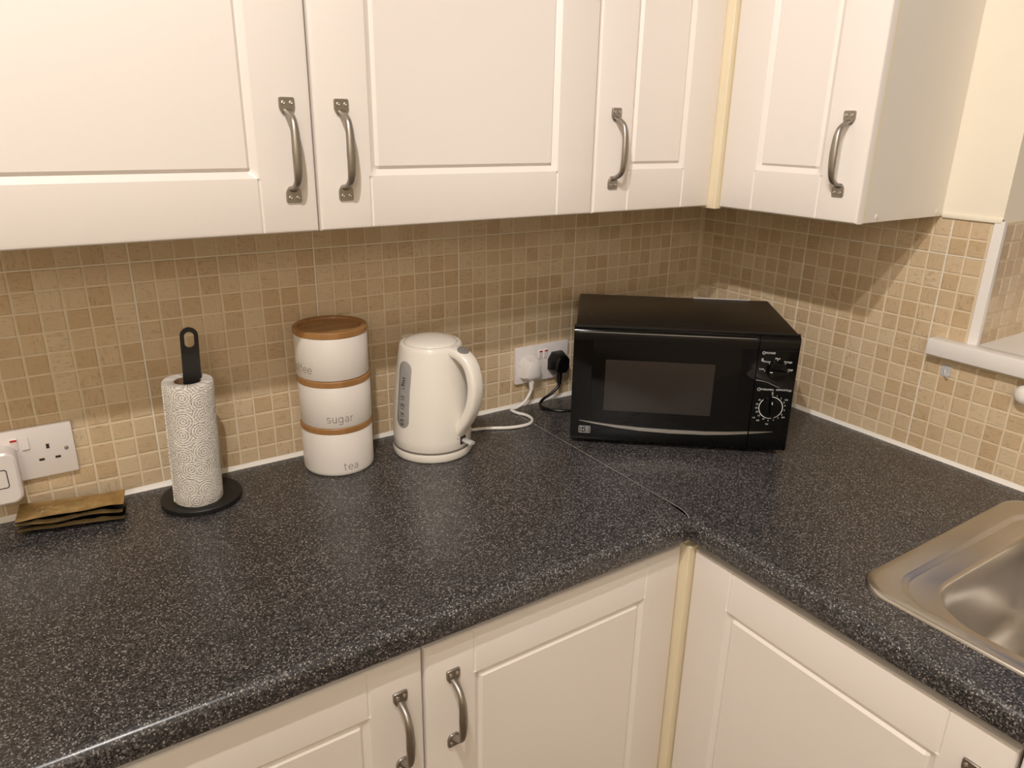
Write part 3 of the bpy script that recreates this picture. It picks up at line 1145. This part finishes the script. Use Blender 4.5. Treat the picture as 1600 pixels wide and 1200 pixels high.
def plug(name, label, x, z, mat, cable, radius, cable_mat, round_):
    p = thing(name, label, 'plug', (x, -0.0095, z))
    if round_:
        base = [(-0.023, 0.008), (-0.013, 0.025), (0.013, 0.025), (0.023, 0.008), (0.023, -0.020), (0.016, -0.026), (-0.016, -0.026), (-0.023, -0.020)]
    else:
        base = [(-0.025, 0.010), (-0.014, 0.027), (0.012, 0.027), (0.025, 0.012), (0.025, -0.014), (0.014, -0.026), (-0.014, -0.026), (-0.025, -0.014)]
    rings = []
    for y, k in ((0.0, 0.98), (-0.004, 1.0), (-0.008, 1.0), (-0.020, 0.86), (-0.026, 0.78), (-0.029, 0.60)):
        rings.append([(a * k, y, b * k) for a, b in base])
    MB().rings(rings, True, True, True).build('plug_body', mat, p, 35 if round_ else 20)
    g = [(0.0, -0.013, -0.020), (0.0, -0.015, -0.032), (0.0, -0.0155, -0.050)]
    gl = MB().sweep(g, [0.0078, 0.0062, 0.0046], None, 14, (0, -1, 0))
    for i in range(5):
        zz = -0.031 - 0.004 * i
        gl.sweep([(0, -0.0152, zz), (0, -0.0152, zz - 0.0016)], 0.0066 - 0.0004 * i, None, 14, (0, -1, 0))
    gl.build('cable_gland', mat, p, 40)
    path = crom([Vector(q) - Vector((x, -0.0095, z)) for q in cable], 10)
    MB().sweep(path, radius, None, 12).build('cable', cable_mat, p, 60)
    return p


plug('kettle_plug', 'white mains plug with its white cable running to the kettle', -0.5325, 0.993, M_SOCKET,
     [(-0.5325, -0.025, 0.945), (-0.537, -0.025, 0.935), (-0.549, -0.024, 0.918), (-0.566, -0.020, 0.9065), (-0.584, -0.022, 0.9038), (-0.583, -0.042, 0.9036), (-0.573, -0.066, 0.9036),
      (-0.576, -0.092, 0.9036), (-0.598, -0.110, 0.9036), (-0.640, -0.106, 0.9036), (-0.690, -0.082, 0.9036), (-0.728, -0.073, 0.9036), (-0.7485, -0.0795, 0.9055)], 0.0034, M_WHITEC, True)
plug('microwave_plug', 'black mains plug with its black cable running behind the microwave', -0.4535, 0.9935, M_BLACKC,
     [(-0.4535, -0.025, 0.945), (-0.458, -0.025, 0.936), (-0.476, -0.023, 0.922), (-0.496, -0.021, 0.912), (-0.509, -0.028, 0.9045), (-0.513, -0.047, 0.9036), (-0.507, -0.067, 0.9036),
      (-0.492, -0.083, 0.9036), (-0.474, -0.093, 0.9036), (-0.455, -0.100, 0.9036), (-0.435, -0.105, 0.9036)], 0.0034, M_BLACKC, False)

# ------------------------------------------------------------------ kettle
KX, KY = -0.825, -0.1025
KA = radians(-69)
k = thing('kettle', 'white cordless electric kettle with grey water gauge standing on its base', 'kettle', (KX, KY, W), KA)
# local +x points along the handle
MB().lathe([(0.070, 0.0), (0.0765, 0.001), (0.0785, 0.004), (0.0785, 0.0145), (0.0778, 0.0172), (0.074, 0.0182), (0.03, 0.018)], 64, 0, None, True, True).build('power_base', M_KETTLE, k, 40)
bp = [(0.072, 0.0190), (0.0755, 0.0204), (0.0768, 0.023), (0.0770, 0.040), (0.0762, 0.070), (0.0740, 0.105), (0.0706, 0.140), (0.0668, 0.170), (0.0632, 0.195), (0.0606, 0.212), (0.0590, 0.2185), (0.0565, 0.2215), (0.0535, 0.2222), (0.051, 0.2218)]


def body_r(z):
    for (r0, z0), (r1, z1) in zip(bp, bp[1:]):
        if z0 <= z <= z1:
            return r0 + (r1 - r0) * (z - z0) / (z1 - z0)
    return bp[-1][0]


seg_n = 96
rings = []
for r, z in bp:
    ring_ = []
    for j in range(seg_n):
        a = 2 * pi * j / seg_n
        rr = r
        if z > 0.15 and r > 0.0540:                        # pouring lip opposite the handle
            da = abs(((a - pi + pi) % (2 * pi)) - pi)
            wgt = max(0, 1 - da / 0.42)
            rr += 0.012 * (wgt ** 2 * (3 - 2 * wgt)) * ((z - 0.15) / 0.07) ** 1.6
        ring_.append((rr * cos(a), rr * sin(a), z))
    rings.append(ring_)
body = MB().rings(rings, True, True, False).build('jug', M_KETTLE, k, 40)
MB().lathe([(0.0508, 0.2195), (0.0505, 0.2222), (0.0495, 0.2235), (0.040, 0.2275), (0.025, 0.2308), (0.010, 0.2322), (0.0, 0.2324)], 64, 0, None, False, False).build('lid', M_KETTLE, k, 50)
MB().lathe([(0.0740, 0.0176), (0.0776, 0.0176), (0.0776, 0.0206), (0.0740, 0.0206)], 64).build('base_seam', M_PRINT, k, 40)
# handle
hp = crom([(0.040, 0, 0.2120), (0.058, 0, 0.2125), (0.078, 0, 0.2080), (0.0960, 0, 0.1940), (0.1060, 0, 0.1700), (0.1085, 0, 0.1430), (0.1030, 0, 0.1130), (0.0905, 0, 0.0850), (0.0755, 0, 0.0610), (0.066, 0, 0.0440)], 6)
n = len(hp)
ry = [0.0185 - 0.0025 * min(1, i / 18) for i in range(n)]
rx = [0.0088 + 0.0014 * min(1, i / 14) - 0.003 * max(0, (i - n + 12) / 12) for i in range(n)]
hd = MB().sweep(hp, rx, ry, 20, (0, 1, 0), square=0.6).build('handle', M_KETTLE, k, 50)
MB().lathe([(0.0125, -0.002), (0.0125, 0.0010), (0.0108, 0.0018), (0.004, 0.0022)], 28, 0, Matrix.Translation((0.0800, 0, 0.2175)) @ Matrix.Rotation(radians(28), 4, 'Y') @ Matrix.Scale(0.85, 4, (1, 0, 0)), False, True).build('lid_button', M_GREYP, k, 40, 'silver-grey lid release button')
# water gauge on the side
ga = radians(-96)


def on_body(s_, z, out=0.0004, a0=ga):
    r = body_r(z) + out
    a = a0 + s_ / r
    return (r * cos(a), r * sin(a), z)


def gauge(x0, x1, z0, z1, out, rad):
    outline = [(p[0], p[1]) for p in rrect(x0, x1, z0, z1, rad, 0, 8)]
    zc = (z0 + z1) / 2
    rings = []
    for kk, oo in ((1.0, -0.002), (1.0, out * 0.6), (0.97, out), (0.66, out), (0.33, out), (0.02, out)):
        rings.append([on_body((x0 + x1) / 2 + (x - (x0 + x1) / 2) * kk, zc + (z - zc) * (kk if abs(kk - 0.97) > 0.001 else 0.985), oo) for x, z in outline])
    return MB().rings(rings, True, False, True)


gg = gauge(-0.0165, 0.0165, 0.066, 0.195, 0.0012, 0.0160).build('water_gauge', M_GAUGE, k, 40, 'grey water level window')
GT = MB()
for i, (tx, z) in enumerate((('MAX', 0.158), ('1.7', 0.146), ('1.5', 0.125), ('1.25', 0.109), ('1.0', 0.092), ('0.75', 0.078))):
    me = text_mesh(tx, 0.0135)
    vs = []
    for v in me.vertices:                   # lettering runs up the gauge
        vs.append(on_body(-v.co.y + 0.001, z + v.co.x * 0.55, 0.0018))
    GT.add(vs, [tuple(p.vertices) for p in me.polygons])
GT.build('level_marks', M_BLACKP, gg)
# on/off switch under the handle
MB().rbox(0.070, 0.0785, -0.0070, 0.0085, 0.029, 0.0455, 0.001, 1).build('switch_recess', M_DARK, k)
lv = MB().sweep([(0.076, 0.0015, 0.037), (0.088, 0.002, 0.036), (0.100, 0.0025, 0.0345)], [0.0055, 0.0065, 0.0075], [0.0035, 0.0030, 0.0035], 14, (0, 0, 1), square=0.7)
lv.build('switch_lever', M_FROST, k, 50, 'clear plastic switch lever')
OI = MB()
for tx, z in (('O', 0.0425), ('I', 0.0345)):
    me = text_mesh(tx, 0.0065)
    OI.add([on_body(v.co.x - 0.0125, z + v.co.y, 0.0005, 0.0) for v in me.vertices], [tuple(p.vertices) for p in me.polygons])
OI.build('switch_marks', M_PRINT, k)

# ------------------------------------------------------------------ canisters
def arc(cx, cy, rx_, ry_, a0, a1, n=16):
    return [(cx + rx_ * cos(radians(a0 + (a1 - a0) * i / n)), cy + ry_ * sin(radians(a0 + (a1 - a0) * i / n))) for i in range(n + 1)]


LET = {
    'c': (0.82, [arc(0.42, 0.5, 0.40, 0.5, 50, 310)]),
    'o': (0.92, [arc(0.44, 0.5, 0.42, 0.5, 0, 360, 24)]),
    'f': (0.55, [[(0.2, 0), (0.2, 1.2)] + arc(0.47, 1.2, 0.27, 0.33, 180, 80, 8), [(0.0, 1.0), (0.5, 1.0)]]),
    'e': (0.90, [[(0.04, 0.52), (0.84, 0.52)] + arc(0.44, 0.5, 0.41, 0.5, 3, 318, 22)]),
    's': (0.72, [arc(0.34, 0.745, 0.29, 0.255, 35, 270, 12) + arc(0.34, 0.245, 0.31, 0.245, 90, -150, 14)]),
    'u': (0.86, [[(0.08, 1.0), (0.08, 0.38)] + arc(0.40, 0.38, 0.32, 0.38, 180, 360, 12) + [(0.72, 1.0)], [(0.72, 0.4), (0.72, 0.0)]]),
    'g': (0.92, [arc(0.40, 0.5, 0.38, 0.48, 0, 360, 22), [(0.78, 1.0), (0.78, -0.12)] + arc(0.43, -0.12, 0.35, 0.33, 0, -150, 10)]),
    'a': (0.80, [[(0.66, 0.0), (0.66, 0.66)] + arc(0.38, 0.66, 0.28, 0.34, 0, 150, 10), arc(0.37, 0.29, 0.31, 0.28, 0, 360, 20)]),
    'r': (0.52, [[(0.08, 0.0), (0.08, 1.0)], [(0.08, 0.55)] + arc(0.42, 0.55, 0.34, 0.44, 180, 80, 8)]),
    't': (0.62, [[(0.2, 1.38), (0.2, 0.28)] + arc(0.44, 0.28, 0.24, 0.28, 180, 285, 8), [(0.0, 1.0), (0.52, 1.0)]]),
}


def lettering(word, xh, r, ang0, z0, stroke, gap=0.24):
    """thin strokes wrapped round a cylinder; ang0 (radians) is where the word starts"""
    mb = MB()
    x = 0.0
    for ch in word:
        w, strokes = LET[ch]
        for st in strokes:
            pts = [Vector((x + px, py)) * xh for px, py in st]
            for a, b in zip(pts, pts[1:]):
                t = (b - a)
                if t.length < 1e-9:
                    continue
                t.normalize()
                nn = Vector((-t.y, t.x)) * stroke / 2
                a2, b2 = a - t * stroke * 0.3, b + t * stroke * 0.3
                v = []
                for q in (a2 + nn, b2 + nn, b2 - nn, a2 - nn):
                    an = ang0 + q.x / r
                    v.append((r * cos(an), r * sin(an), z0 + q.y))
                mb.add(v, [(0, 1, 2, 3)])
        x += w + gap
    return mb, (x - gap) * xh


CX, CY, CR = -1.008, -0.0705, 0.0645
face = math.atan2(-1.30823 - CY, -1.43959 - CX)
tiers = (('tea', 0.0, 0.0832, 6.5, 'white tea canister with bamboo lid at the bottom of the stack', (0.0, 0.0)),
         ('sugar', 0.0945, 0.0772, -15.5, 'white sugar canister with bamboo lid in the middle of the stack', (0.0004, -0.0004)),
         ('coffee', 0.1836, 0.0764, -84.0, 'white coffee canister on top of the stack with a bamboo lid', (-0.0006, 0.0003)))
for word, zb_, hb, deg, lab, (ox, oy) in tiers:
    c = thing('canister', lab, 'canister', (CX + ox, CY + oy, W + zb_), 0, 'stacked storage canisters')
    r = CR
    b_ = [(0.0, 0.0), (r - 0.006, 0.0), (r - 0.0022, 0.0012), (r - 0.0004, 0.004), (r, 0.008), (r, hb - 0.001), (r - 0.0008, hb), (r - 0.004, hb)]
    if word != 'tea':
        b_ = [(0.0, 0.0), (r - 0.004, 0.0), (r - 0.001, 0.0006), (r, 0.002), (r, hb - 0.001), (r - 0.0008, hb), (r - 0.004, hb)]
    MB().lathe(b_[1:], 72, 0, None, True, True).build('body', M_CERAM, c, 40)
    lr, t0 = r + 0.0008, hb
    lt = hb + 0.0115
    lp = [(r - 0.006, t0 - 0.003), (r - 0.006, t0 + 0.0003), (lr - 0.0008, t0 + 0.0003), (lr, t0 + 0.0012), (lr, lt - 0.0018), (lr - 0.0016, lt), (lr - 0.0085, lt), (lr - 0.0100, lt - 0.0008), (lr - 0.0108, lt - 0.0048), (0.02, lt - 0.0052)]
    if word != 'coffee':                    # the next canister sits in the recess of the lid
        lp = lp[:6] + [(lr - 0.003, lt - 0.0003), (0.02, lt - 0.0003)]
    MB().lathe(lp, 72, 0, None, True, True).build('lid', M_BAMBOO, c, 35)
    mb, wlen = lettering(word, 0.0098, r + 0.0003, face + radians(deg), 0.0125 if word != 'coffee' else 0.0135, 0.0010)
    mb.build('lettering', M_PRINT, c)

# ------------------------------------------------------------------ kitchen roll
HX, HY = -1.2590, -0.0855
lean_dir = Vector((0.8356, -0.549, 0))
holder = thing('paper_towel_holder', 'matt black paper towel holder with round base and looped handle', 'holder', (HX, HY, W))
MB().lathe([(0.062, 0.0), (0.0645, 0.0012), (0.0650, 0.003), (0.0650, 0.0085), (0.0635, 0.0100), (0.02, 0.0100)], 64, 0, None, True, True).build('base', M_BLACKP, holder, 40)
# flat strap with an oval loop at its top, facing the room
camdir = math.atan2(-1.30823 - HY, -1.43959 - HX) + pi / 2
outer, inner = [], []
ZT, HWd, IW = 0.303, 0.0135, 0.0072
nn_ = 24


def strap_loop(hw, zlo, zhi):
    pts = []
    for i in range(13):
        a = pi * i / 12
        pts.append((hw * cos(a), zhi - hw + hw * sin(a)))
    for i in range(13):
        a = pi + pi * i / 12
        pts.append((hw * cos(a), zlo + hw + hw * sin(a)))
    return pts


hole = strap_loop(IW, 0.270, 0.2965)
out_ = []
for i in range(13):
    a = pi * i / 12
    out_.append((HWd * cos(a), ZT - HWd + HWd * sin(a)))
for i in range(13):
    a = pi + pi * i / 12
    out_.append((HWd * cos(a), 0.2625 + 0.004 * sin(a)))
T = 0.0028
lean = Matrix.Rotation(radians(2.9), 4, lean_dir.cross(Vector((0, 0, -1))))
MS = lean @ Matrix.Rotation(camdir, 4, 'Z')
mb = MB()
rings = [[(x, -T, z) for x, z in out_], [(x, T, z) for x, z in out_], [(x, T, z) for x, z in hole], [(x, -T, z) for x, z in hole], [(x, -T, z) for x, z in out_]]
mb.rings(rings, True, False, False, 0, MS)
zs_ = [0.0095, 0.12, 0.20, 0.222, 0.238, 0.2625]
wd_ = [0.0135, 0.0140, 0.0140, 0.0138, 0.0135, 0.0134]
th_ = [0.0026, 0.0026, 0.0026, 0.0040, 0.0030, 0.0027]
rings = [[(-w_, -t_, z), (w_, -t_, z), (w_, t_, z), (-w_, t_, z)] for z, w_, t_ in zip(zs_, wd_, th_)]
mb.rings(rings, True, True, True, 0, MS)
mb.build('handle', M_BLACKP, holder, 40)

roll = thing('paper_towel_roll', 'roll of embossed white kitchen paper on the black holder', 'paper towel', (-1.2655, -0.0955, W + 0.0105))
ax = lean_dir.cross(Vector((0, 0, -1)))
roll.rotation_mode = 'QUATERNION'
roll.rotation_quaternion = Matrix.Rotation(radians(2.2), 4, ax).to_quaternion()
RO, RI, RH = 0.0385, 0.0200, 0.2085
prof = [(RO - 0.0005, 0.0), (RO, 0.001)] + [(RO + 0.0003 * sin(i * 1.3), 0.001 + (RH - 0.003) * i / 12) for i in range(1, 13)] + [(RO - 0.0012, RH), (RO - 0.006, RH + 0.0006), (RI + 0.002, RH + 0.0003), (RI + 0.0006, RH - 0.001), (RI + 0.0006, 0.0), (RO - 0.0005, 0.0)]
sh = MB().lathe(prof, 72).build('sheets', M_PAPER, roll, 45)
MB().lathe([(RI + 0.0005, 0.001), (RI + 0.0005, RH - 0.0012), (RI - 0.0006, RH - 0.0012), (RI - 0.0006, 0.001), (RI + 0.0005, 0.001)], 48).build('core', M_CARD, roll, 45)
edge = []
for i in range(9):
    z = 0.002 + (RH - 0.004) * i / 8
    a = radians(-172)
    edge.append(((RO + 0.0004) * cos(a), (RO + 0.0004) * sin(a), z))
MB().sweep(edge, 0.0012, 0.0005, 8, (0, 1, 0)).build('sheet_edge', M_PAPER, roll, 60)

# ------------------------------------------------------------------ sachets
def sachet(label, cx, cy, z, ang, L, D, T_, seed, tilt=0.0, pitch=0.0, gold_rows=10):
    rng = random.Random(seed)
    s_ = thing('foil_sachet', label, 'sachet', (cx, cy, z), radians(ang), 'gold sachets piled by the left socket')
    s_.rotation_euler = (radians(tilt), radians(pitch), radians(ang))
    nx, ny = 28, 10
    ph = [rng.uniform(0, 6) for _ in range(6)]

    def surf(sgn, lift=0.0):
        v = []
        for i in range(nx + 1):
            u_ = i / nx
            ex = min(u_, 1 - u_) / 0.5
            fx = min(1, max(0, (ex - 0.10) / 0.30))
            fx = math.sin(fx * pi / 2)
            for j in range(ny + 1):
                w_ = j / ny
                fy = math.sin(pi * w_) ** 0.6 if 0 < w_ < 1 else 0
                x = (u_ - 0.5) * L
                y = (w_ - 0.5) * D * (1 - 0.10 * fx) - 0.0016 * sin(9 * u_ + ph[4]) * (1 - w_)
                wr_ = 0.0006 * (sin(40 * u_ + ph[0] + 5 * w_) + sin(17 * w_ + 23 * u_ + ph[1])) * fx * fy
                crimp = 0.0006 * sin(w_ * 60) * (1 - fx)
                zz = (T_ * (0.28 if sgn > 0 else 0.72) * fx * fy) * sgn + wr_ + crimp + 0.0004 * sgn + 0.0022 * sin(3 * u_ + ph[2]) * (w_ - 0.5) + 0.0011 * sin(11 * u_ + ph[3]) * (1 - w_) ** 2
                v.append((x, y, zz + T_ * 0.74))
        f_ = [(i * (ny + 1) + j, (i + 1) * (ny + 1) + j, (i + 1) * (ny + 1) + j + 1, i * (ny + 1) + j + 1) for i in range(nx) for j in range(ny)]
        return v, f_
    v, f_ = surf(1)
    gold = [q for i, q in enumerate(f_) if i % ny < gold_rows]
    MB().add(v, gold).build('gold_wrapper', M_GOLD, s_, 60)
    v2, f2 = surf(-1)
    n_ = len(v2)
    border = [i * (ny + 1) for i in range(nx + 1)] + [nx * (ny + 1) + j for j in range(1, ny + 1)] + [i * (ny + 1) + ny for i in range(nx - 1, -1, -1)] + [j for j in range(ny - 1, 0, -1)]
    mb = MB().add(v2, f2)
    mb.add(v, [q for i, q in enumerate(f_) if i % ny >= gold_rows])  # tops of the lower sachets coloured black to paint the dark gaps
    vv = [v2[b] for b in border] + [v[b] for b in border]
    Lb = len(border)
    mb.add(vv, [(i, (i + 1) % Lb, Lb + (i + 1) % Lb, Lb + i) for i in range(Lb)])
    mb.build('black_film_and_gaps', M_FOILBLK, s_, 60)
    return s_


sachet('gold foil sachet at the bottom of the small pile', -1.447, -0.063, W + 0.0002, -12, 0.146, 0.054, 0.0105, 1, gold_rows=2)
sachet('gold foil sachet in the middle of the small pile', -1.449, -0.060, W + 0.0104, -11, 0.148, 0.052, 0.0105, 2, -1, gold_rows=2)
sg = sachet('gold foil sachet with faint white print on top of the small pile', -1.447, -0.055, W + 0.0210, -10, 0.150, 0.052, 0.0095, 3, 5)
P2 = MB()
rng = random.Random(9)
for i in range(7):
    for j in range(2):
        x, y = -0.040 + 0.0042 * j, -0.012 + 0.0030 * i
        P2.box(x, x + rng.uniform(0.0016, 0.0034), y, y + 0.0011, 0.0096, 0.0099)
P2.build('print_marks', M_WHITEPR, sg)

# ------------------------------------------------------------------ small things under the sill
h = thing('adhesive_hook', 'clear plastic adhesive hook on the tiles below the sill corner', 'hook', (0, -0.6505, 1.079), -pi / 2)
MB().rings([[(p[0], y, p[1]) for p in rrect(-0.010, 0.010, -0.012, 0.012, 0.008, 0, 6)] for y in (0.0, -0.0015)], True, True, True).build('pad', M_FROST, h, 40)
MB().sweep(crom([(0.001, -0.001, 0.008), (0.0, -0.004, 0.0), (0.004, -0.006, -0.008), (0.008, -0.010, -0.009), (0.009, -0.012, -0.004)], 5), 0.0022, 0.0016, 10).build('hook_arm', M_FROST, h, 60)
kb = thing('round_wall_hook', 'white round wall hook under the windowsill at the right edge', 'hook', (0.0, -0.797, 1.080), -pi / 2)
KM = Matrix.Rotation(pi / 2, 4, 'X')
MB().lathe([(0.006, 0.0), (0.006, 0.010)], 20, 0, KM, True, False).build('stem', M_SCREW, kb, 40)
MB().lathe([(0.004, 0.009), (0.012, 0.010), (0.0160, 0.014), (0.0172, 0.020), (0.0160, 0.026), (0.011, 0.031), (0.005, 0.033), (0.0, 0.0334)], 28, 0, KM, True, False).build('knob_head', M_KETTLE, kb, 50)

# ------------------------------------------------------------------ last touches
scene.cycles.max_bounces = 10
scene.cycles.diffuse_bounces = 5
